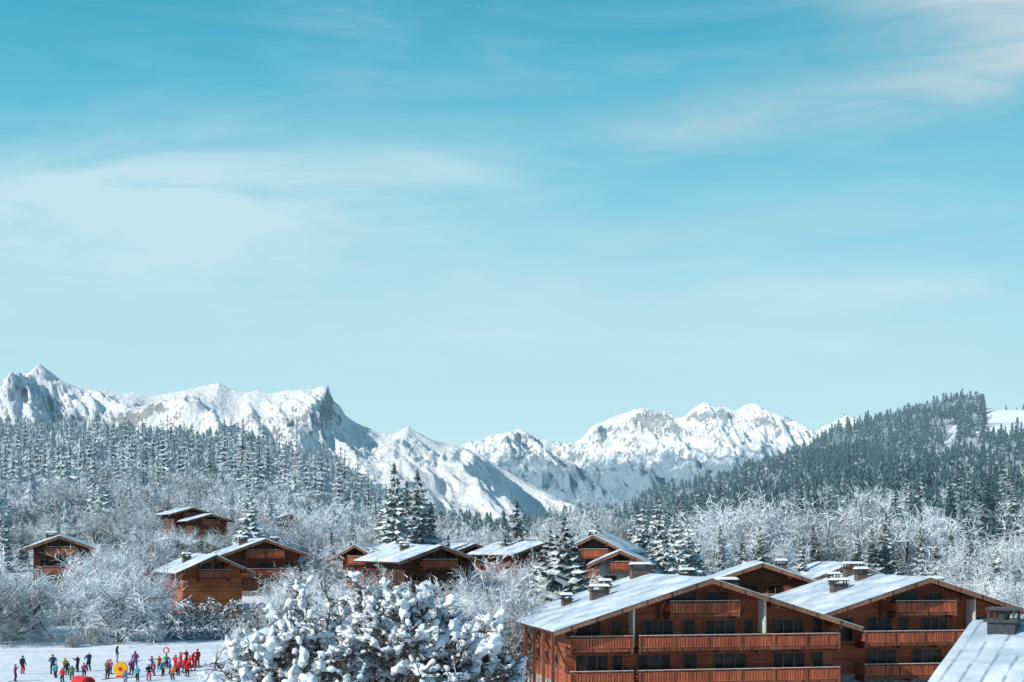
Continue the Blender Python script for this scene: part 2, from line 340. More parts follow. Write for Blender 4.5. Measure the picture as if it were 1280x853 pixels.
# ---------------------------------------------------------------- tree templates (triangles)
class TB:
    def __init__(s): s.v=[]; s.t=[]; s.m=[]
    def tri(s,a,b,c,m=0):
        n=len(s.v); s.v+=[a,b,c]; s.t.append((n,n+1,n+2)); s.m.append(m)
    def tube(s,p0,p1,r0,r1,n,m=0):
        p0=Vector(p0);p1=Vector(p1); q=(p1-p0).to_track_quat('Z','Y'); b=len(s.v)
        for p,r in ((p0,r0),(p1,r1)):
            for i in range(n):
                a=6.2832*i/n; s.v.append(tuple(p+q@Vector((r*math.cos(a),r*math.sin(a),0))))
        for i in range(n):
            j=(i+1)%n; s.t+=[(b+i,b+j,b+n+j),(b+i,b+n+j,b+n+i)]; s.m+=[m,m]
    def arr(s): return np.array(s.v,np.float32),np.array(s.t,np.int32),np.array(s.m,np.int32)
def conifer_hi(seed,h=20.0,R=4.4,nl=24,nb=10,seg=5,spray=True):
    rd=random.Random(seed); c=TB(); tk=TB()
    tk.tube((0,0,-0.5),(0,0,h*0.55),0.28,0.16,7); tk.tube((0,0,h*0.55),(0,0,h*0.985),0.16,0.02,5)
    lean=[1+rd.uniform(-0.2,0.2) for _ in range(6)]
    for l in range(nl):
        f=l/(nl-1); z=h*(0.05+0.94*f)
        rad=R*((1-f)**0.78)*(0.78+0.38*rd.random())+0.15
        n=max(4,int(nb*(1-0.45*f)))
        a0=rd.random()*6.28
        for b in range(n):
            a=a0+6.283*b/n+rd.uniform(-.3,.3); ln=rad*rd.uniform(0.68,1.15)*lean[int(a/6.283*6)%6]
            ca,sa=math.cos(a),math.sin(a); zz=z+rd.uniform(-0.25,0.25); droop=rd.uniform(0.25,0.55)*ln*(1.1-0.6*f)
            wd=0.27*ln*rd.uniform(0.8,1.25)+0.10; prev=None
            for s_ in range(seg+1):
                u=s_/seg; r=ln*u; cz=zz-droop*u**1.3+0.10*ln*(u>0.8); ww=wd*math.sin(math.pi*(0.18+0.78*u))*rd.uniform(0.6,1.3)
                if s_==seg: ww*=0.2
                sag=ww*0.75+0.05
                C_=(ca*r,sa*r,cz); L_=(ca*r-sa*ww,sa*r+ca*ww,cz-sag*rd.uniform(0.6,1.4)); R_=(ca*r+sa*ww,sa*r-ca*ww,cz-sag*rd.uniform(0.6,1.4))
                if prev:
                    c.tri(prev[0],C_,L_); c.tri(prev[0],L_,prev[1]); c.tri(prev[0],R_,C_); c.tri(prev[0],prev[2],R_)
                    if spray:
                        for e in (L_,R_):   # hanging sprays
                            k=rd.uniform(0.15,0.45)*(0.5+ww); q=(e[0]+rd.uniform(-.25,.25)+ca*0.15,e[1]+rd.uniform(-.25,.25)+sa*0.15,e[2]-k)
                            c.tri(prev[0] if rd.random()<0.4 else C_,e,q)
                prev=(C_,L_,R_)
    for k in range(5):
        a=k*1.257; c.tri((0,0,h*1.01),(0.22*math.cos(a),0.22*math.sin(a),h*0.955),(0.22*math.cos(a+1.3),0.22*math.sin(a+1.3),h*0.955))
    return c.arr(),tk.arr()
def conifer_lo(seed,h=20.0,R=4.2,nl=7,ns=7):
    rd=random.Random(seed); c=TB()
    for l in range(nl):
        f=l/nl; z0=h*(0.02+0.9*f); z1=z0+h*0.2*(1-0.3*f); r=R*(1-f)**0.8+0.3; a0=rd.random()*6
        for k in range(ns):
            a=a0+6.283*k/ns; rr=r*rd.uniform(0.6,1.3); da=6.283/ns*0.52
            p=(rr*math.cos(a),rr*math.sin(a),z0-rd.uniform(0,0.06)*h)
            l_=(0.55*r*math.cos(a-da),0.55*r*math.sin(a-da),z0+0.05*h); r_=(0.55*r*math.cos(a+da),0.55*r*math.sin(a+da),z0+0.05*h)
            tp=(0,0,min(z1,h)); c.tri(p,r_,tp); c.tri(l_,p,tp)
    return c.arr()
def deciduous(seed,h=12.0,spread=1.0,maxl=5,n=(7,5,5,5,3),tw=0.065,low=0.16):
    rd=random.Random(seed); c=TB(); tk=TB(); Ls=[h*low,h*0.33,h*0.205,h*0.13,h*0.085,h*0.066]
    def rec(p,d,lv,r):
        L=Ls[lv]*rd.uniform(0.75,1.2); mid=p+d*L*0.5+Vector((rd.uniform(-1,1),rd.uniform(-1,1),rd.uniform(-1,1)))*L*0.08; e=p+d*L
        if lv<=2:
            nn=7-lv*2; r1=r*0.6; tk.tube(p,mid,r,(r+r1)/2,max(3,nn)); tk.tube(mid,e,(r+r1)/2,r1,max(3,nn))
        elif lv<=3: c.tube(p,e,tw*0.55,tw*0.35,3); 
        else:
            sd=d.cross(Vector((rd.uniform(-1,1),rd.uniform(-1,1),rd.uniform(-1,1)))); 
            if sd.length>1e-4:
                sd.normalize(); w_=tw*rd.uniform(0.7,1.3); c.tri(tuple(p-sd*w_*0.5),tuple(p+sd*w_*0.5),tuple(e+sd*w_*0.2))
        if lv>=maxl: return
        k=n[lv]
        for i in range(k):
            if lv==0: u=rd.uniform(0.55,1.0); 
            else: u=(i+0.7+rd.uniform(-.3,.3))/k
            q=p+(mid-p)*(u*2) if u<0.5 else mid+(e-mid)*(u*2-1)
            rv=Vector((rd.gauss(0,1),rd.gauss(0,1),rd.gauss(0,0.8))).normalized()
            if lv==0:
                a=6.283*i/k+rd.uniform(-.4,.4); tl=rd.uniform(0.25,0.95)*spread if i else 0.1
                nd=Vector((math.cos(a)*math.sin(tl),math.sin(a)*math.sin(tl),math.cos(tl)))
            else: nd=(d*0.75+rv*0.8+Vector((0,0,0.12 if lv<3 else -0.12))).normalized()
            rec(q,nd,lv+1,max(0.02,r*(0.42 if lv else 0.5)))
    rec(Vector((0,0,-0.3)),Vector((rd.uniform(-.05,.05),rd.uniform(-.05,.05),1)).normalized(),0,h*0.022)
    return c.arr(),tk.arr()
def norm(tup,h):
    (cv,ct,cm),(tv,tt,tm)=tup; k=h/cv[:,2].max(); return (cv*k,ct,cm),(tv*k,tt,tm)
SRC={'con':[norm(conifer_hi(s,20,r),20) for s,r in ((1,4.3),(2,4.8),(3,3.9),(4,4.5),(5,4.1))],
 'conm':[norm(conifer_hi(s,20,r,15,7,3,False),20) for s,r in ((6,3.6),(7,4.2),(8,3.2),(9,3.9),(10,4.0))],
 'dec':[norm(deciduous(s,12,sp),12) for s,sp in ((11,1.0),(12,1.15),(13,0.9),(14,1.05),(15,0.75),(16,1.1))],
 'decm':[norm(deciduous(s,12,sp,4,(7,5,5,6),0.12),12) for s,sp in ((51,1.0),(52,1.15),(53,0.9),(54,1.05))],
 'bush':[norm(deciduous(s,7,1.35,n=(12,5,5,5,2),low=0.04,tw=0.06),7) for s in (21,22,23)],
 'big':[norm(deciduous(s,13,1.4,n=(15,6,5,5,3),low=0.07,tw=0.07),13) for s in (61,62,63)]}
LOC=[conifer_lo(s) for s in range(31,37)]
LOD=[norm(deciduous(s,12,1.0,4,(6,5,4,5),tw=0.18),12)[0] for s in (41,42,43)]
ME={}
def tmesh(kind,i,matc):
    key=(kind,i,matc)
    if key not in ME:
        (cv,ct,cm),(tv,tt,tm)=SRC[kind][i]
        crown=mesh_tris(kind+'_crown',cv,ct,cm,[matc]); trunk=mesh_tris(kind+'_trunk',tv,tt,tm,['bark'])
        whole=mesh_tris(kind+'_whole',np.concatenate([cv,tv]),np.concatenate([ct,tt+len(cv)]),np.concatenate([cm,tm+1]),[matc,'bark'])
        ME[key]=(crown,trunk,whole)
    return ME[key]
H0={'con':20,'dec':12,'bush':7,'conm':20,'decm':12,'big':13}
NM={'con':('spruce_tree','spruce tree'),'conm':('spruce_tree','spruce tree'),'dec':('frosted_tree','tree'),'decm':('frosted_tree','tree'),'big':('frosted_tree','tree'),'bush':('frosted_shrub','shrub')}
def place_tree(kind,x,y,h,matc,label,group,parts=True,wf=1.0,var=None):
    z=float(height(x,y)); i=random.randrange(len(SRC[kind])) if var is None else var
    cr,tr,wh=tmesh(kind,i,matc); s=h/H0[kind]; rot=(0,0,random.uniform(0,6.28)); sc=(s*wf,s*wf,s)
    nm,cat=NM[kind]
    if parts:
        e=obj(nm,None,None,(x,y,z),rot,sc); obj('crown',cr,e); obj('trunk',tr,e)
    else: e=obj(nm,wh,None,(x,y,z),rot,sc)
    tag(e,label,cat,group); return e
occupied=[]
CL=('tall spruce with dark boughs loaded with fresh snow','spruce trees among the chalets')
DL=('leafless tree with every twig coated in white frost','frosted trees around the village')
def T(kind,px,top,D,matc=None,wf=1.0,lab=None):
    x=wx(px,D); z=float(height(x,D)); h=max(2.5,wz(top,D)-z)
    m=matc or ('con' if kind=='con' else 'frost'); l,g_=CL if kind=='con' else DL
    if kind=='bush': l,g_='low rounded shrub covered in white hoarfrost','frosted shrubs'
    occupied.append((x,D,2.5)); return place_tree(kind,x,D,h,m,lab or l,g_,True,wf)
for px,top,D,wf in [(493,578,200,1.35),(522,586,206,1.35),(476,632,209,1.0),(508,600,210,1.2),(538,626,212,1.1),(310,610,224,1.3),(296,646,228,.9),(156,648,270,.9),(646,622,208,1.35),(632,652,200,1.1),(706,641,154,1.45),(688,658,158,1.3),(724,686,156,1.2),(668,688,162,1.1),(740,668,200,1.0),(804,628,206,1.15),(824,622,212,1.25),(843,636,205,1.15),(860,648,208,1.2),(788,654,204,1.0),(832,662,190,1.25),(812,676,186,1.1),(1000,672,190,1.1),(1108,640,230,1),(1150,660,222,1),(1072,664,215,1.1),(950,658,225,1.1),(1212,665,205,1.0),(872,664,206,1.1),(440,648,250,.9),(5,640,240,1.1),(100,688,222,.8),(745,640,235,1),(1245,672,190,1),(560,668,210,.9),(28,660,250,1),(415,662,215,.8),(1035,660,240,1.1),(975,650,238,1.1),(1130,650,240,1.1),(900,655,222,1.1),(1190,650,235,1.1),(1090,660,228,1.2),(1016,655,235,1.1),(1170,672,215,1.1),(928,668,218,1.1)]:
    T('con',px,top,D,None,wf)
T('big',150,670,164,'frost',.95,'compact rounded tree thickly coated in white frost',); T('big',14,672,166,'frost',1.0,'wide rounded frosted tree beside the ski field')
for px,top,D,wf in [(930,600,240,1.0),(1020,606,246,1.0),(1120,598,240,1.05),(880,640,226,.9),(1230,640,210,1.0),(1268,660,196,1),(730,612,290,1.0),(1165,645,238,.9)]:
    T('big',px,top,D,'frost',wf,'large rounded leafless tree white with frost')
for px,top,D,wf in [(-22,690,160,1.0),(400,682,174,.95),(372,700,170,.85),(430,705,165,.9),(350,724,166,.8),(618,694,125,.85),(598,712,130,.8),(640,725,122,.7),(575,705,150,.8),(652,702,146,.8),
    (705,625,310,.9),(760,628,300,.9),(960,645,245,.9),(1045,655,238,.9),(985,660,230,.8),(1300,630,210,1),(1262,690,170,.8),
    (60,640,280,1),(30,650,270,1),(190,650,205,.9),(245,657,226,.9),(345,645,230,.9),(375,640,232,1),(400,645,230,.9),(460,652,240,.9),(425,665,215,1),(580,655,230,1),(600,655,255,1),(560,660,225,.8),(675,645,260,1),(610,675,180,.8),(120,660,190,.9),(192,694,176,.7),(590,650,300,.9),(650,650,300,.9),(775,640,290,.9),(662,680,190,.8),(478,690,176,.7),(362,700,180,.6),(215,650,262,.9),(280,652,260,.9),(232,655,252,.8),(262,660,246,.8),(300,655,262,.9),(380,648,270,.9)]:
    T('dec',px,top,D,random.choice(['frost','frost2']),wf)
for px,top,D,wf in [(70,745,178,1.0),(95,755,180,.9),(180,748,176,1.0),(330,748,172,1.0),(300,774,162,.9),(45,765,172,1),(360,760,160,1),(400,760,150,1),(322,748,180,.8),(420,735,160,1),(190,735,190,.8),(385,735,180,.8),(120,790,160,.6),(90,788,158,.7),(105,775,165,.8),(640,700,186,.9),(500,716,166,.9),(470,718,164,.9),(560,714,164,1),(530,718,160,.9),(600,745,150,1),(40,735,190,1),(640,770,135,1),(605,780,128,1),(55,716,195,.9),(105,718,192,.9),(195,785,163,.8),(10,775,165,1),(760,706,170,1),(730,712,168,1)]:
    T('bush',px,top,D,random.choice(['frost','frost2']),wf)
# scattered woods
cand=[]
def scatter(pa,pb,Da,Db,sp,pcon,hc,hd,matc,skip=None):
    y=Da
    while y<Db:
        x=wx(pa,y)
        while x<wx(pb,y):
            xx=x+rng.uniform(-.48,.48)*sp; yy=y+rng.uniform(-.48,.48)*sp; px=xx/yy*F+640
            x+=sp
            if skip and skip(px,yy,xx): continue
            if yy<340 and any((xx-a)**2+(yy-b)**2<(r+3)**2 for a,b,r in occupied): continue
            pn=noise.noise(Vector((xx/55,yy/70,4.4)))
            if rng.random()<pcon+pn*0.45*(pcon>0.15): cand.append(('con',xx,yy,rng.uniform(*hc)*(1+0.35*pn),matc))
            else: cand.append(('dec',xx,yy,rng.uniform(*hd),'frost' if rng.random()<.5 else 'frost2'))
        y+=sp*0.87
keepout=lambda px,D,x: (205<px<300 and D<320) or (px<470 and D<285) or rng.random()<0.12
scatter(-60,450,285,410,9.5,0.35,(9,16),(8,12),'con_mid',keepout)
scatter(-60,450,410,470,9,0.75,(14,21),(9,13),'con_mid')
scatter(-60,455,470,800,7.8,0.98,(15,25),(10,13),'con_mid',lambda px,D,x: px>340 and D<560 and rng.random()<.5)
scatter(450,840,300,560,10,0.45,(9,14),(7,11),'con')
scatter(450,840,560,1400,11,0.8,(10,15),(8,11),'con_far')
scatter(840,1340,285,470,9.5,0.68,(9,16),(7,11),'con_far',lambda px,D,x: rng.random()<.08)
scatter(800,1340,470,800,8.0,1.0,(11,18),(9,12),'con_far',lambda px,D,x:(1165<px<1290 and 560<D<585))
def clear(px,D,x):
    if px>1230 and 1060<D<1425: return True
    if abs(px-1186-(D-1050)*0.05)<9 and 860<D<1180: return True
    if 980<px<1036 and 800<D<885: return True
    if 1090<px<1170 and 800<D<838: return True
    if 1205<px<1300 and 915<D<958: return True
    if abs(px-1130+(D-900)*0.25)<4 and 850<D<1100: return True
    return noise.noise(Vector((x/45,D/60,8.8)))>0.52
scatter(800,1360,800,1430,8.0,0.92,(9,20),(9,12),'con_far',clear)
scatter(330,860,1600,2450,16,1.0,(11,17),(9,12),'con_far')
for kind,lim in (('con',245),('dec',195)):
    L=[c for c in cand if c[0]==kind]; L.sort(key=lambda c:-c[3]/c[2])
    for k,x,y,h,m in L[:lim]:
        if kind=='con': place_tree('con' if y<330 else 'conm',x,y,h,m,'tall slender spruce dusted with snow on a wooded slope','spruce trees on the wooded slopes',y<330,rng.uniform(.9,1.25))
        else: place_tree('dec' if y<300 else 'decm',x,y,h,m,'bare tree white with frost on a snowy slope',DL[1],y<330,rng.uniform(.9,1.25))
    G=L[lim:]
    VV=[];TT=[];MM=[];off=0; mats=['con_mid','con_far','con'] if kind=='con' else ['frost','frost2']
    src=LOC if kind=='con' else LOD; h0=20 if kind=='con' else 12
    zs=height(np.array([c[1] for c in G]),np.array([c[2] for c in G]))
    for c,z in zip(G,zs):
        v,tt,mm=src[int(rng.integers(len(src)))]; s=c[3]/h0; a=rng.uniform(0,6.28); wf=rng.uniform(.85,1.45)
        ca,sa=math.cos(a)*s*wf,math.sin(a)*s*wf
        VV.append(np.stack([v[:,0]*ca-v[:,1]*sa+c[1],v[:,0]*sa+v[:,1]*ca+c[2],v[:,2]*s+z-0.3],-1)); TT.append(tt+off); off+=len(v)
        MM.append(np.full(len(tt),mats.index(c[4])))
    o=obj('distant_forest' if kind=='con' else 'distant_frosted_wood',mesh_tris('wood',np.concatenate(VV),np.concatenate(TT),np.concatenate(MM),mats))
    o['kind']='stuff'; o['label']='snow-dusted conifer forest covering the hillsides' if kind=='con' else 'frosted bare woodland on the slopes'; o['category']='forest'
    print(kind,len(G),off)
# ---------------------------------------------------------------- chalets
def chalet(label,px,D,theta,w,d,zr,pitch,zb=None,levels=(),bal=(),wins=(),wall='wood_red',chim=(),oh=1.3,ohf=1.8,snow=0.32,name='chalet',fins=(),sidebal=False,base_h=1.2,loc=None,snowm='roofsnow',brackets=()):
    th=math.radians(theta); x=wx(px,D) if loc is None else loc[0]; y=D if loc is None else loc[1]
    z0=float(height(x,y)) if zb is None else zb
    E=obj(name,None,None,(x,y,z0),(0,0,th)); tag(E,label,'chalet'); 
    H=zr-z0; tp=math.tan(math.radians(pitch)); hw=w/2; he=H-0.25-hw*tp
    b=MB(); b.prism([(-hw,base_h),(hw,base_h),(hw,he),(0,H-0.25),(-hw,he)],0,d); obj('wall',b.mesh('wall',[wall]),E)
    b=MB(); b.box(-hw-0.06,hw+0.06,-0.06,d+0.06,-3,base_h,0); obj('base',b.mesh('base',['stone']),E)
    b=MB(); ex=hw+oh; ze=H-ex*tp
    for s_ in (-1,1):
        b.prism([(0.0,H-0.2),(0.0,H),(s_*ex,ze),(s_*ex,ze-0.2)][::s_],-ohf,d+1.0,0)
        b.prism([(0.0,H-0.42),(0.0,H+0.02),(s_*(ex+0.02),ze+0.02),(s_*(ex+0.02),ze-0.36)][::s_],-ohf-0.08,-ohf-0.003,1)
    for xx in (-hw*0.98,-hw*0.5,0,hw*0.5,hw*0.98):
        zt=H-0.21-abs(xx)*tp; b.box(xx-0.14,xx+0.14,-ohf+0.15,0.2,zt-0.36-0.14*tp,zt-0.14*tp-0.01,2)
    for xx in np.arange(-ex+0.3,ex-0.2,1.1):
        zt=H-0.2-abs(xx)*tp; b.box(xx-0.05,xx+0.05,-ohf+0.02,-ohf+0.14,zt-0.2,zt-0.03,2)
    RO=obj('roof',b.mesh('roof',['wood_dark','fascia','beam']),E)
    nx,ny=15,max(12,int(d)); SV=[];SQ=[]; sd=random.uniform(0,99); xr=np.linspace(-ex-0.06,ex+0.06,2*nx+1); yr=np.linspace(-ohf-0.12,d+1.05,ny+1)
    for j,yy in enumerate(yr):
        for i,xx in enumerate(xr):
            zt=H-abs(xx)*tp; edge=min(1,(ex+0.12-abs(xx))/0.35,(yy+ohf+0.2)/0.3,(d+1.15-yy)/0.3); edge=max(0.35,edge)
            t_=snow*(0.75+0.5*noise.noise(Vector((xx*0.5+sd,yy*0.5,sd)))+0.25*noise.noise(Vector((xx*2+sd,yy*2,sd))))*edge
            jx=0.07*noise.noise(Vector((yy*1.3,sd,i))) if i in (0,2*nx) else 0
            if abs(xx)<0.01: zt-=0.04
            SV.append((xx+jx,yy,zt+max(0.05,t_)))
    W=2*nx+1
    for j in range(ny):
        for i in range(2*nx): SQ.append((j*W+i,j*W+i+1,(j+1)*W+i+1,(j+1)*W+i))
    bd=[i for i in range(W)]+[j*W+W-1 for j in range(1,ny+1)]+[ny*W+i for i in range(W-2,-1,-1)]+[j*W for j in range(ny-1,0,-1)]
    nb_=len(SV)
    for i in bd:
        p=SV[i]; SV.append((p[0],p[1],H-abs(p[0])*tp+0.004))
    for k in range(len(bd)):
        k2=(k+1)%len(bd); SQ.append((bd[k],nb_+k,nb_+k2,bd[k2]))
    me=mesh_tris('snow_layer',SV,SQ,np.zeros(len(SQ)),[snowm],False); obj('snow_layer',me,RO)
    for (cx,cy,cw,ch) in chim:
        b=MB(); zt=H-abs(cx)*tp-0.1
        b.box(cx-cw/2,cx+cw/2,cy-0.4,cy+0.4,zt-0.2,zt+ch,0); b.box(cx-cw/2-0.1,cx+cw/2+0.1,cy-0.5,cy+0.5,zt+ch,zt+ch+0.12,1)
        for q in (-1,1): 
            for r_ in (-1,1): b.box(cx+q*(cw/2-0.1)-0.05,cx+q*(cw/2-0.1)+0.05,cy+r_*0.3-0.05,cy+r_*0.3+0.05,zt+ch+0.12,zt+ch+0.34,1)
        b.box(cx-cw/2-0.12,cx+cw/2+0.12,cy-0.52,cy+0.52,zt+ch+0.34,zt+ch+0.42,1)
        bb=[(cx-cw/2-0.1,cy-0.5),(cx+cw/2+0.1,cy-0.5),(cx+cw/2+0.1,cy+0.5),(cx-cw/2-0.1,cy+0.5)]
        z1=zt+ch+0.423; ins=[((px_-cx)*0.75+cx,(py_-cy)*0.75+cy) for px_,py_ in bb]
        for k in range(4):
            a,b2=bb[k],bb[(k+1)%4]; a3,b3=ins[k],ins[(k+1)%4]; b.poly([(a[0],a[1],z1),(b2[0],b2[1],z1),(b3[0],b3[1],z1+0.2),(a3[0],a3[1],z1+0.2)],2)
        b.poly([(p_[0],p_[1],z1+0.2) for p_ in ins],2)
        obj('chimney',b.mesh('chimney',['chim','metal','snow']),RO)
    for bi,bt in enumerate(bal):
        x0,x1,zl=bt[:3]; out=bt[3] if len(bt)>3 else 1.5
        zl=zl-z0; b=MB(); b.box(x0,x1,-out,-0.003,zl-0.2,zl,0)
        for xx in np.linspace(x0+0.15,x1-0.15,max(2,int((x1-x0)/3.2)+1)): b.box(xx-0.1,xx+0.1,-out+0.1,-0.06,zl-0.45,zl-0.203,1)
        BO=obj('balcony',b.mesh('balcony',['wood_dull','beam']),E)
        r=MB()
        def rail(x0,x1,y0,y1):
            alongx=abs(x1-x0)>abs(y1-y0); L=abs(x1-x0) if alongx else abs(y1-y0); n_=max(2,int(L/0.22))
            for k in range(n_):
                a=(k+0.08)/n_; c_=(k+0.84)/n_
                if alongx: r.box(x0+(x1-x0)*a,x0+(x1-x0)*c_,y0-0.02,y0+0.02,zl+0.16,zl+0.80,0)
                else: r.box(x0-0.02,x0+0.02,min(y0,y1)+L*a,min(y0,y1)+L*c_,zl+0.16,zl+0.80,0)
            if alongx: 
                r.box(x0,x1,y0-0.07,y0+0.07,zl+0.93,zl+1.03,1); r.box(x0,x1,y0-0.035,y0+0.03,zl+0.80,zl+0.86,0); r.box(x0,x1,y0-0.035,y0+0.03,zl+0.08,zl+0.16,0); r.box(x0,x1,y0-0.055,y0+0.045,zl-0.2,zl+0.03,1)
                r.box(x0,x1,y0-0.05,y0+0.05,zl+1.033,zl+1.06,2)
            else: r.box(x0-0.07,x0+0.07,min(y0,y1),max(y0,y1),zl+0.93,zl+1.03,1)
        rail(x0+0.02,x1-0.02,-out-0.06,-out-0.06)
        for xx in (x0+0.05,x1-0.05): rail(xx,xx,-out+0.03,-0.05)
        for xx in np.linspace(x0+0.1,x1-0.1,max(2,int((x1-x0)/2.6)+1)): r.box(xx-0.06,xx+0.06,-out-0.16,-out-0.098,zl-0.25,zl+1.0,1)
        obj('railing',r.mesh('railing',['wood_bal','beam','snow']),BO)
    for (xc,ww,za,zt_) in wins:
        b=MB(); za-=z0; zt_-=z0; x0,x1=xc-ww/2,xc+ww/2
        b.box(x0+0.07,x1-0.07,-0.03,-0.002,za+0.07,zt_-0.07,0)
        b.box(x0,x0+0.07,-0.09,-0.002,za,zt_,1); b.box(x1-0.07,x1,-0.09,-0.002,za,zt_,1)
        b.box(x0+0.07,x1-0.07,-0.09,-0.002,zt_-0.07,zt_,1); b.box(x0+0.07,x1-0.07,-0.09,-0.002,za,za+0.07,1)
        nm_=max(1,round(ww/0.9))
        for k in range(1,nm_): xm=x0+ww*k/nm_; b.box(xm-0.035,xm+0.035,-0.08,-0.031,za+0.07,zt_-0.07,1)
        obj('window' if zt_-za<1.7 else 'glass_door',b.mesh('window',['glass','fascia']),E)
    for zl in levels:
        for s_ in (-1,1):
            for yy in np.arange(2.5,d-1.5,3.6):
                b=MB(); xx=s_*hw; za=zl-z0+0.9; a,c_=(xx+s_*0.002,xx+s_*0.05); lo,hi=min(a,c_),max(a,c_)
                if za+1.2>he: continue
                b.box(lo,hi,yy-0.5,yy+0.5,za+0.08,za+1.12,0)
                a2=xx+s_*0.10; lo,hi=min(a,a2),max(a,a2)
                b.box(lo,hi,yy-0.6,yy-0.5,za,za+1.2,1); b.box(lo,hi,yy+0.5,yy+0.6,za,za+1.2,1); b.box(lo,hi,yy-0.5,yy+0.5,za+1.12,za+1.2,1); b.box(lo,hi,yy-0.5,yy+0.5,za,za+0.08,1)
                obj('window',b.mesh('window',['glass','fascia']),E)
    for (xc,za,zt_,wd,dp) in fins:
        b=MB(); za-=z0; top=min(H-0.24-(abs(xc)+wd/2)*tp,(zt_-z0) if zt_ else 99); b.box(xc-wd/2,xc+wd/2,-dp,-0.004,za,top); obj('partition',b.mesh('partition',['plaster']),E)
    for xc in brackets:   # raking struts that carry the roof overhang
        b=MB(); zt=H-0.6-abs(xc)*tp; b.tube((xc,-0.02,zt-1.5),(xc,-ohf+0.5,zt),0.09,0.09,4,0,True); b.box(xc-.1,xc+.1,-.12,-.003,zt-2.0,zt+.1)
        obj('roof_strut',b.mesh('roof_strut',['beam']),E)
    if sidebal:
        for yy in np.linspace(-1.2,d-0.5,6):
            b=MB(); zt=ze+0.0; b.box(-ex+0.12,-ex+0.36,yy-0.12,yy+0.12,-0.5,zt-0.15)
            b.tube((-hw+0.05,yy,2.2),(-ex+0.25,yy,zt-0.5),0.09,0.09,4)
            obj('eave_post',b.mesh('eave_post',['beam']),E)
    return E
def frontwins(lst,z,h=2.15): return [(xc,ww,z+0.02,z+h) for xc,ww in lst]
L0,L1,L2=1.35,4.05,6.7
chalet('large red-brown wooden apartment chalet with long planked balconies',876,113.2,11.5,22.2,16,wz(723,111),17.5,0.0,(L0,L1),
    bal=[(-11.2,-6.1,L1,1.9),(-5.7,11.0,L1,1.9),(-11.2,-6.1,L0,1.9),(-5.7,11.0,L0,1.9),(-3.1,2.7,L2,1.6)],
    wins=frontwins([(-9.4,2.4),(-7.0,1.0),(-3.6,2.6),(-1.0,1.1),(1.6,2.6),(4.0,.9),(7.4,2.6),(9.9,1.0)],L1)+frontwins([(-9.0,2.6),(-6.9,.9),(-3.9,2.8),(-0.9,1.2),(2.4,2.8),(7.4,2.8),(9.9,1.0)],L0)+[(-1.5,2.2,L2,L2+1.85),(1.3,1.8,L2,L2+1.75)],
    chim=[(-6.2,8,1.5,0.75),(-0.8,14,1.8,0.8),(3.8,4.5,1.7,0.6),(-4.6,12,0.9,0.6),(2.2,10,1.1,.8),(-8.3,11,.8,.6)],oh=1.5,ohf=2.6,fins=[(-5.9,L1+0.1,None,0.16,1.3),(4.85,L1+1.05,None,0.14,1.5)],sidebal=True,snow=0.14,name='apartment_chalet',brackets=(-10.8,-3.6,3.3,10.8))
chalet('wooden apartment chalet with three tiers of balconies and snowy roof',1146,121,10,16.0,15,wz(722,119),17.5,0.0,(L0,L1),
    bal=[(-5.6,7.8,L1-0.15,1.8),(-5.6,7.0,L0-0.2,1.8),(-2.7,2.8,L2-0.3,1.6)],
    wins=frontwins([(-6.4,1.2),(-3.4,2.4),(-1.2,1.0),(1.6,2.4),(5.8,1.8)],L1-0.15)+frontwins([(-3.2,2.6),(0.9,2.6),(4.6,2.4)],L0-0.2)+[(-1.1,2.2,L2-0.3,L2+1.5),(1.5,1.4,L2-0.3,L2+1.4)],
    chim=[(-4.5,6,1.4,0.7),(-0.5,12,1.8,0.8),(3.4,4,1.8,0.5),(5.2,6,1.2,0.5),(-1.5,8,1,.7),(-2.8,11,.8,.6)],oh=1.5,ohf=2.5,fins=[(4.6,L1+1,None,0.14,1.4)],snow=0.14,name='apartment_chalet',brackets=(-3.3,3.3,7.6))
chalet('dark wooden chalet gable rising behind apartment roofs',952,147,-6,11,12,wz(704,145),19,0.0,(),bal=[(-3.2,3.2,6.0,1.2)],wins=[(-1.2,1.6,6.05,8.0),(1.4,1.6,6.05,8.0)],chim=[(2.5,6,1.2,.7)],wall='wood_dull',ohf=1.8,snow=0.22)
nr=chalet('near chalet roof under ribbed snow with dark metal chimney',0,0,-120,16,16,9.5,14.5,0.0,(2.0,),chim=[],loc=(17.4,49.5),oh=1.2,ohf=1.2,snow=0.2,wall='wood_dull',snowm='ribsnow')
b=MB(); b.box(0.9,1.9,-0.45,0.45,8.2,9.55,0); b.box(0.8,2.0,-0.55,0.55,9.55,9.65,0)
for k in range(2): b.tube((1.15+k*0.5,0,9.64),(1.15+k*0.5,0,9.95),0.14,0.14,10,0,True)
b.box(0.82,1.98,-0.5,0.5,9.96,10.04,0)
for q,r_ in ((.9,-.4),(1.9,-.4),(.9,.4),(1.9,.4)): b.box(q-0.03,q+0.03,r_-0.03,r_+0.03,9.65,9.96,0)
obj('chimney',b.mesh('chimney',['metal','snow']),[c for c in nr.children if c.name.startswith('roof')][0])
def std(w,z0,n):
    b_=[];w_=[]
    for k in range(n):
        z=z0+k*2.7; ww=w*(0.92 if k<n-1 else 0.55); b_.append((-ww/2,ww/2,z,1.2)) if k>0 or n==1 else None
        for xc in np.linspace(-ww/2+1.2,ww/2-1.2,max(2,int(ww/2.6))): w_.append((xc,1.4,z+(0.05 if k else 0.8),z+2.0))
    return dict(bal=b_,wins=w_)
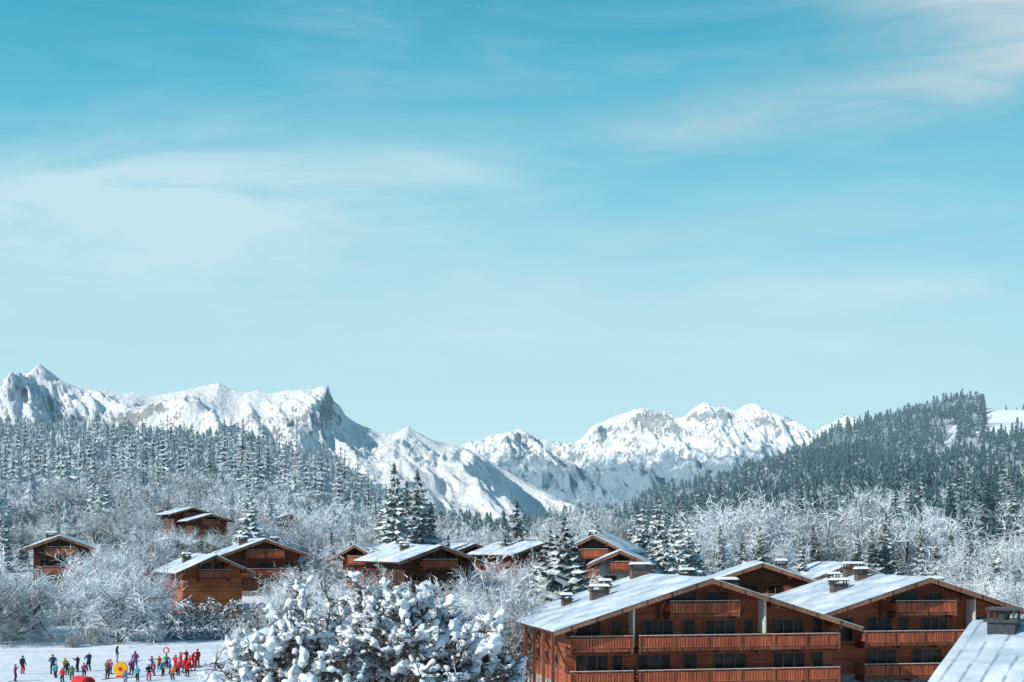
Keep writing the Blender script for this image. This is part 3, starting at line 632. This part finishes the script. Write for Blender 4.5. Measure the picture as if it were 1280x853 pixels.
def vill(label,px,top,D,theta,w,d,pitch,wall,floors=2,**k):
    x=wx(px,D); z0=float(height(x,D)); zr=wz(top,D); H=zr-z0; n=floors; he=H-w/2*math.tan(math.radians(pitch))
    s_=std(w,z0+max(0.3,he-2.7*(n-1)-1.2),n); return chalet(label,px,D,theta,w,d,zr,pitch,None,(z0+max(0.3,he-3.6),),s_['bal'],s_['wins'],wall,oh=1.3,ohf=1.6,base_h=0.8,snow=0.28,**k)
vill('small orange timber chalet with snow-covered roof beside shrubs',266,694,182,26,7.6,11,24,'wood_orange',1,chim=[(-2.2,5,1,0.8)])
vill('brown timber chalet with stacked balconies and snowy roof',330,674,206,18,10.5,13,20,'wood_dull',3,chim=[(-2.5,4,1.2,.9),(2.5,7,1,.8)])
vill('dark timber chalet with balconies under thick roof snow',76,670,196,14,7.2,10,20,'wood_dark',3,chim=[(-1.5,4,1.4,0.7)])
vill('wide low chalet with dark facade and long snowy roof slope',546,682,172,24,8.2,15,20,'wood_dark',2,chim=[(-2,6,1,.7)])
vill('brown gabled chalet with snow on its stepped roofs',745,669,182,-14,6.6,12,26,'wood_dull',3,chim=[(-1.5,6,1,.9)])
vill('gabled chalet annex with pale plaster facade',776,688,170,-6,5.2,8,24,'plaster',2)
vill('small chalet with broad snow-covered roof',676,678,196,28,8,12,18,'wood_dull',2)
vill('reddish chalet gable half hidden by frosted trees',450,681,200,-20,5.4,9,28,'wood_red',2)
vill('low timber chalet with flat snowy roof on the slope',238,635,300,30,7,9,16,'wood_dull',1)
vill('timber chalet with wide snow-laden roof on the slope',262,643,290,24,7,8,16,'wood_dull',1)
vill('small reddish chalet peeking above frosted shrubs',212,673,228,24,6,8,22,'wood_red',2)
vill('small dark chalet with snowy gable roof on slope',250,676,240,20,6,8,22,'wood_dark',2)
vill('small brown chalet among frosted trees',360,643,300,20,5,8,18,'wood_dull',1)
vill('chalet roof under snow among frosted trees',1060,704,185,10,9,10,20,'wood_dull',2)
vill('snow-roofed chalet at edge of spruce wood',590,680,215,20,7,9,20,'wood_dull',2)
vill('little snow-covered timber hut beside ski field',345,790,134,20,4.2,4,24,'wood_dark',1)
M['hedge']=conifer('frosted_hedge',(0.035,0.045,0.042,1),1.0,None,1.2,0.4)
def hedge(pa,pb,D,h,label):
    x0,x1=wx(pa,D),wx(pb,D); c=TB(); rd=random.Random(int(pa))
    for k in range(int((x1-x0)*420)):
        x=rd.uniform(x0,x1); y=D+rd.uniform(-1.1,1.1); z=rd.uniform(0,h)*1.0
        top=z>h*0.7; p=Vector((x,y,z+(0.35*math.sin(x*2.1)+.2*math.sin(x*5.3) if top else 0)));
        d1=Vector((rd.gauss(0,1),rd.gauss(0,1),rd.gauss(0,.6))).normalized()*0.34; d2=Vector((rd.gauss(0,1),rd.gauss(0,1),rd.gauss(0,.6))).normalized()*0.24
        c.tri(tuple(p),tuple(p+d1),tuple(p+d2))
    v,tt,mm=c.arr(); v[:,2]+=height(v[:,0],v[:,1]); cx=(x0+x1)/2; zc=float(height(cx,D)); v-=np.array([cx,D,zc],np.float32)
    o=obj('hedge',mesh_tris('hedge',v,tt,mm,['hedge']),None,(cx,D,zc)); tag(o,label,'hedge')
hedge(196,322,166,4.3,'long dark clipped hedge dusted with snow'); hedge(52,104,180,2.6,'short dark hedge flecked with snow')
# ---------------------------------------------------------------- snow-laden tree close by
rd=random.Random(5)
CX,CY=-4.05,40.0
E=obj('snow_laden_tree',None,None,(CX,CY,0)); tag(E,'broad tree with branches buried under thick clumps of snow','tree')
tk=MB(); tw=TB(); lf=TB(); blobs=[]
tk.tube((0,0,-0.3),(0.1,0,3.2),0.34,0.27,9); tk.tube((0.1,0,3.2),(0,0,5.4),0.27,0.2,9)
nodes=[]
for i in range(17):
    a=6.283*i/17+rd.uniform(-.2,.2); p0=Vector((0,0,rd.uniform(2.6,5.2))); r_=rd.uniform(1.6,3.5); p1=Vector((math.cos(a)*r_,math.sin(a)*r_*.8,rd.uniform(6.4,8.2)))
    m_=(p0+p1)/2+Vector((0,0,-0.3)); tk.tube(p0,m_,0.14,0.11,6); tk.tube(m_,p1,0.11,0.075,6); nodes.append(p1)
for i in range(8):
    p1=Vector((rd.uniform(-2.4,2.4),rd.uniform(-1,1),rd.uniform(7.6,9.4))); tk.tube((0,0,5.2),p1,0.13,0.06,6); nodes.append(p1)
def ruv(k=1.0): return Vector((rd.gauss(0,1),rd.gauss(0,1),rd.gauss(0,1)*k)).normalized()
def leaves(p,n,rad,dn=0.3):
    for _ in range(n):
        dd=Vector((rd.gauss(0,1),rd.gauss(0,1),-abs(rd.gauss(dn,0.6)))).normalized()*rd.uniform(0.05,rad); o_=p+dd
        a1=ruv()*rd.uniform(.06,.13); a2=ruv()*rd.uniform(.04,.09); lf.tri(tuple(o_),tuple(o_+a1),tuple(o_+a2))
for i in range(310):
    a=rd.uniform(0,6.283); s_=rd.random()**0.65; sn=s_; cs=(max(0,1-sn**2.4))**0.5; k=rd.uniform(0.70,1.0)
    if rd.random()<0.25: k=rd.uniform(0.97,1.07)
    tip=Vector((math.cos(a)*cs*4.6*k,math.sin(a)*cs*3.6*k,6.4+4.6*sn*k))
    tip.z+=0.9*noise.noise(Vector((tip.x*0.5+3,tip.y*0.4,2.2)))-0.15
    if tip.z>11.35: tip.z=11.35-rd.uniform(0,.3)
    near=min(nodes,key=lambda n_:(n_-tip).length)
    dirv=(tip-near); out=Vector((dirv.x,dirv.y,0))
    c1=near+dirv*0.45+out*0.25+Vector((0,0,-0.2)); pts=[]; wob=ruv()*0.13
    for q in range(8):
        u=q/7; pts.append(near*(1-u)**2+c1*2*u*(1-u)+tip*u*u+wob*math.sin(u*9))
    for q in range(7): tk.tube(pts[q],pts[q+1],0.055-0.005*q,0.05-0.005*q,4)
    L=sum((pts[q+1]-pts[q]).length for q in range(7)); nb_=max(4,int(L/0.22)); size=rd.uniform(0.08,0.145)
    for q in range(nb_):
        u=0.25+0.75*q/(nb_-1); f_=u*7; i0=min(6,int(f_)); p=pts[i0].lerp(pts[i0+1],f_-i0); dv=(pts[i0+1]-pts[i0]).normalized()
        leaves(p,6,0.32)
        for _ in range(6):
            e=p+Vector((rd.gauss(0,1),rd.gauss(0,1),rd.gauss(0.1,0.7))).normalized()*rd.uniform(0.22,0.55); tw.tube(tuple(p),tuple(e),0.016,0.005,3)
        if rd.random()<0.30: continue
        s1=size*rd.uniform(0.55,1.45)*(0.8+0.4*u); off_=Vector((rd.uniform(-.08,.08),rd.uniform(-.08,.08),s1*0.7))
        blobs.append((p+off_,s1,s1*rd.uniform(0.55,0.85),dv,s1*rd.uniform(1.0,1.9)))
        for _ in range(3): blobs.append((p+off_+ruv(.7)*s1*rd.uniform(.7,1.3),s1*rd.uniform(.3,.6),s1*rd.uniform(.25,.5),ruv(.4),s1*rd.uniform(.35,.9)))
        if rd.random()<0.55:
            sd=Vector((rd.gauss(0,1),rd.gauss(0,1),rd.uniform(-0.1,0.9))).normalized(); e=p+sd*rd.uniform(0.28,0.6)
            tk.tube(p,e,0.022,0.01,3); s2=s1*rd.uniform(0.5,0.9); leaves(e,3,.15); blobs.append((e+Vector((0,0,0.05)),s2,s2*0.7,sd,s2*1.3)); blobs.append((p.lerp(e,.55)+Vector((0,0,0.04)),s2*0.6,s2*0.5,sd,s2))
obj('trunk',tk.mesh('trunk',['bark'],True),E)
v1,t1,_=tw.arr(); v2,t2,_=lf.arr()
obj('twigs',mesh_tris('twigs',np.concatenate([v1,v2]),np.concatenate([t1,t2+len(v1)]),np.concatenate([np.zeros(len(t1)),np.ones(len(t2))]),['twig','leaf']),E)
bm=bmesh.new(); bmesh.ops.create_icosphere(bm,subdivisions=2,radius=1.0); bm.verts.ensure_lookup_table()
iv=np.array([v.co[:] for v in bm.verts]); it=np.array([[v.index for v in f.verts] for f in bm.faces]); bm.free()
VV=[];TT=[];off=0
for (p,sx,sz,dv,sl_) in blobs:
    q=dv.to_track_quat('X','Z'); Rm=np.array(q.to_matrix()); vv=iv*np.array([sl_,sx,sz]); n_=1+0.34*np.sin(iv[:,0]*5+p.x*9)*np.cos(iv[:,1]*4+p.y*7+iv[:,2]*3)
    vv=(vv*n_[:,None])@Rm.T+np.array(p); VV.append(vv); TT.append(it+off); off+=len(iv)
me=mesh_tris('snow_clumps',np.concatenate(VV),np.concatenate(TT),np.zeros(off//len(iv)*len(it)),['clump'],True)
so_=obj('snow_clumps',me,E); md=so_.modifiers.new('r','REMESH'); md.mode='VOXEL'; md.voxel_size=0.036; md.use_smooth_shade=True
print('blobs',len(blobs))
# ---------------------------------------------------------------- people on the snow
def person_mesh(pose):
    P={'pel':(0,0,.93),'spi':(0,.01,1.14),'che':(0,0,1.36),'nek':(0,-.01,1.50),'hd0':(0,-.03,1.585),'hd1':(0,-.02,1.70)}
    R={'pel':.165,'spi':.16,'che':.18,'nek':.06,'hd0':.095,'hd1':.088}
    A0=[((.20,0,1.42),.095),((.27,.02,1.15),.07),((.27,-.12,.93),.055),((.27,-.17,.86),.05),((.27,-.2,.80),.03)]
    A1=[((.20,0,1.42),.095),((.42,-.02,1.25),.07),((.55,-.12,1.42),.055),((.58,-.15,1.49),.05),((.60,-.16,1.56),.03)]
    A2=[((.20,0,1.42),.095),((.30,-.12,1.18),.07),((.20,-.36,1.12),.055),((.17,-.43,1.12),.05),((.15,-.50,1.12),.03)]
    arms=[A0,A1,A2][pose[0]]; armr=[A0,A1,A2][pose[1]]
    kb=pose[2]
    vs=[];rs=[];ed=[]; names=list(P)
    for k in names: vs.append(P[k]); rs.append(R[k])
    for i in range(5): ed.append((i,i+1))
    for sgn,A in ((1,arms),(-1,armr)):
        prev=2
        for i,(p,r) in enumerate(A):
            vs.append((p[0]*sgn,p[1],p[2])); rs.append(r); ed.append((prev,len(vs)-1)); prev=len(vs)-1
            if i==3: vs.append((p[0]*sgn-sgn*.05,p[1]-.04,p[2]+.01)); rs.append(.018); ed.append((prev,len(vs)-1))
        prev=0
        for p,r in (((.10,0,.86),.115),((.13,-.05-kb,.50),.09),((.14,.03,.14),.07),((.14,.0,.07),.06),((.14,-.15,.05),.045)):
            vs.append((p[0]*sgn,p[1],p[2])); rs.append(r); ed.append((prev,len(vs)-1)); prev=len(vs)-1
    me=bpy.data.meshes.new('sk'); me.from_pydata(vs,ed,[]); o=bpy.data.objects.new('sk',me); coll.objects.link(o)
    md=o.modifiers.new('s','SKIN'); md.use_smooth_shade=True
    for i,sv in enumerate(me.skin_vertices[0].data): sv.radius=(rs[i],rs[i]*(0.8 if i in(0,1,2) else 1)); sv.use_root=(i==0)
    o.modifiers.new('u','SUBSURF').levels=1
    dg=bpy.context.evaluated_depsgraph_get(); m2=bpy.data.meshes.new_from_object(o.evaluated_get(dg)); bpy.data.objects.remove(o)
    m2.materials.clear()
    for _ in range(4): m2.materials.append(None)
    hand=[Vector(arms[3][0]),Vector((-armr[3][0][0],armr[3][0][1],armr[3][0][2]))]
    for f in m2.polygons:
        c=f.center; i=0
        if c.z>1.53 and abs(c.x)<0.13: i=2
        elif c.z<0.15: i=3
        elif min((c-h).length for h in hand)<0.10: i=3
        elif c.z<0.90 and abs(c.x)<0.24: i=1
        f.material_index=i; f.use_smooth=True
    return m2
PM=[person_mesh(p) for p in ((0,0,.04),(1,0,.02),(2,2,.10),(2,0,.06))]
M['skin']=plain('skin',(0.55,0.32,0.23),0.6); M['boot']=plain('boot_black',(0.03,0.03,0.035),0.5)
cols={'red':(.50,.025,.03),'navy':(.03,.05,.12),'teal':(.03,.26,.30),'black':(.025,.025,.03),'purple':(.18,.05,.2),'pink':(.50,.08,.2),'yellow':(.62,.40,.04),'orange':(.55,.18,.03),'green':(.05,.2,.08),'blue':(.04,.12,.36),'grey':(.2,.21,.23),'white':(.7,.7,.7),'brown':(.12,.07,.05)}
CM={k:plain('cloth_'+k,c,0.75) for k,c in cols.items()}
def helmet_mesh():
    bm=bmesh.new(); bmesh.ops.create_uvsphere(bm,u_segments=14,v_segments=10,radius=0.125)
    bmesh.ops.delete(bm,geom=[v for v in bm.verts if v.co.z<-0.045 or (v.co.z<0.02 and v.co.y<-0.06)],context='VERTS')
    for v in bm.verts: v.co.y*=1.12; v.co.z=v.co.z*0.95+1.665; v.co.y-=0.02
    me=bpy.data.meshes.new('helmet'); bm.to_mesh(me); bm.free(); me.materials.append(None)
    for f in me.polygons: f.use_smooth=True
    return me
HM=helmet_mesh()
b=MB(); b.box(-0.085,0.085,-0.155,-0.12,1.63,1.69,0); GM=b.mesh('goggles',['metal'])
b=MB()
for s_ in (-1,1):
    x0,x1=s_*.14-.045,s_*.14+.045; b.box(x0,x1,-.75,.65,0.0,0.02,0)
    b.poly([(x0,-.75,.02),(x1,-.75,.02),(s_*.14,-.92,.12)],0); b.poly([(x0,-.75,.0),(s_*.14,-.925,.10),(x1,-.75,.0)],0)
SKM=b.mesh('skis',['boot'])
def gdist(px,py):
    D=CZ*F/(py-HY)
    for _ in range(12): D=0.5*D+0.5*(CZ-float(height(wx(px,D),D)))*F/(py-HY)
    return D
def person(px,py,hgt,jc,tc,hc,pose,face,skis,lab):
    D=gdist(px,py); x=wx(px,D); s_=hgt/1.78; z=float(height(x,D)); wd=s_*(1.18 if hgt<1.45 else 1.08)
    o=obj('person',PM[pose],None,(x,D,z+0.01),(0,0,face),(wd,wd,s_)); tag(o,lab,'person','skiers gathered on the snow field')
    for i,m_ in enumerate((CM[jc],CM[tc],M['skin'],M['boot'])): o.material_slots[i].link='OBJECT'; o.material_slots[i].material=m_
    h=obj('helmet',HM,o); h.material_slots[0].link='OBJECT'; h.material_slots[0].material=CM[hc]; obj('goggles',GM,o)
    if skis: obj('skis',SKM,o)
data=[(28,843,1.75,'navy','red'),(19,852,1.5,'purple','black'),(66,842,1.8,'navy','black'),(70,848,1.4,'teal','black'),(78,853,1.3,'red','black'),(97,840,1.6,'black','black'),(111,839,1.85,'navy','black'),(134,849,1.7,'brown','black'),(138,843,1.4,'pink','navy'),(146,828,1.8,'black','grey'),(164,844,1.4,'purple','black'),(169,838,1.85,'purple','navy'),(172,852,1.4,'teal','black'),(190,840,1.5,'blue','black'),(193,845,1.3,'pink','purple'),(203,846,1.5,'teal','black'),(212,843,1.5,'blue','navy'),(219,840,1.6,'red','red'),(223,845,1.4,'red','black'),(226,835,1.6,'red','red'),(230,841,1.4,'red','navy'),(233,833,1.7,'red','black'),(237,839,1.5,'red','red'),(241,835,1.6,'red','black'),(244,838,1.4,'red','red'),(247,833,1.7,'red','black'),(208,836,1.4,'green','black'),(81,840,1.3,'yellow','black'),(105,847,1.3,'pink','black'),(157,857,1.3,'blue','grey'),(216,851,1.3,'orange','black'),(90,850,1.3,'green','black'),(84,844,1.3,'navy','black'),(199,838,1.4,'orange','navy'),(186,850,1.4,'black','red'),(234,846,1.3,'red','black')]
for i,(px,py,h,j,tr) in enumerate(data):
    hc=random.choice(['black','red','white','blue','pink','orange','black']) if j!='red' else random.choice(['red','black','white'])
    kid='child' if h<1.45 else 'skier'
    person(px,py,h,j,tr,hc,i%4,random.uniform(0,6.28),i%3!=0,f'{kid} in {j} jacket, {tr} trousers and {hc} helmet')
def disc(mb,cx,cy,cz,r,th,m,n=28):
    a=[(cx+r*math.cos(6.2832*i/n),cz+r*math.sin(6.2832*i/n)) for i in range(n)]; mb.prism(a,cy-th/2,cy+th/2,m)
M['ylw']=plain('yellow_vinyl',(.8,.42,.02),.4); M['redv']=plain('red_vinyl',(.6,.03,.03),.4); M['whv']=plain('white_vinyl',(.8,.8,.8),.4)
D=CZ*F/(847-HY); b=MB(); disc(b,0,0,0.78,0.64,0.3,0); disc(b,0,-0.16,0.78,0.2,0.03,1); b.box(-.4,.4,-.3,.3,0,.14,1)
o=obj('training_marker',b.mesh('marker',['ylw','redv']),None,(wx(151,D),D,0)); tag(o,'round yellow inflatable marker on a red base','ski school marker')
D=gdist(208,834); b=MB(); b.tube((0,0,0),(0,0,1.5),.035,.035,8,2); disc(b,0,-0.05,1.65,.32,.05,0); disc(b,0,-0.085,1.65,.2,.02,1)
x=wx(208,D); o=obj('round_sign',b.mesh('sign',['redv','whv','metal']),None,(x,D,float(height(x,D)))); tag(o,'red and white round sign on a thin pole','sign')
D=CZ*F/(857-HY); b=MB()
prof=[(0.75*math.cos(math.pi*i/12),0.8*math.sin(math.pi*i/12)) for i in range(13)]; inn=[(0.6*math.cos(math.pi*i/12),0.65*math.sin(math.pi*i/12)) for i in range(13)]
for i in range(12): b.prism([prof[i],prof[i+1],inn[i+1],inn[i]],-0.8,0.8,0)
o=obj('play_tunnel',b.mesh('tunnel',['redv']),None,(wx(104,D),D,0),(0,0,.9)); tag(o,'red arched play tunnel standing on the snow','play tunnel')
# ---------------------------------------------------------------- lift line on the slope
A=Vector((wx(1345,430),430,wz(530,430))); B=Vector((wx(1085,760),760,wz(604,760))); b=MB(); prev=None
for i in range(41):
    u=i/40; p=A.lerp(B,u)+Vector((0,0,-6*4*u*(1-u)*0.6))
    if prev is not None: b.tube(prev,p,0.09,0.09,5)
    prev=p
o=obj('lift_cable',b.mesh('cable',['metal'])); tag(o,'dark ski lift cable strung across the wooded slope','cable')
for P_ in (A,B):
    g_=float(height(P_.x,P_.y)); b=MB(); b.tube((0,0,-1),(0,0,P_.z-g_),.45,.3,8); b.box(-1.6,1.6,-.2,.2,P_.z-g_-.1,P_.z-g_+.25)
    o=obj('lift_pylon',b.mesh('pylon',['metal']),None,(P_.x,P_.y,g_)); tag(o,'grey metal lift pylon standing in the wood','pylon','lift pylons')
print('objects',len(bpy.data.objects))
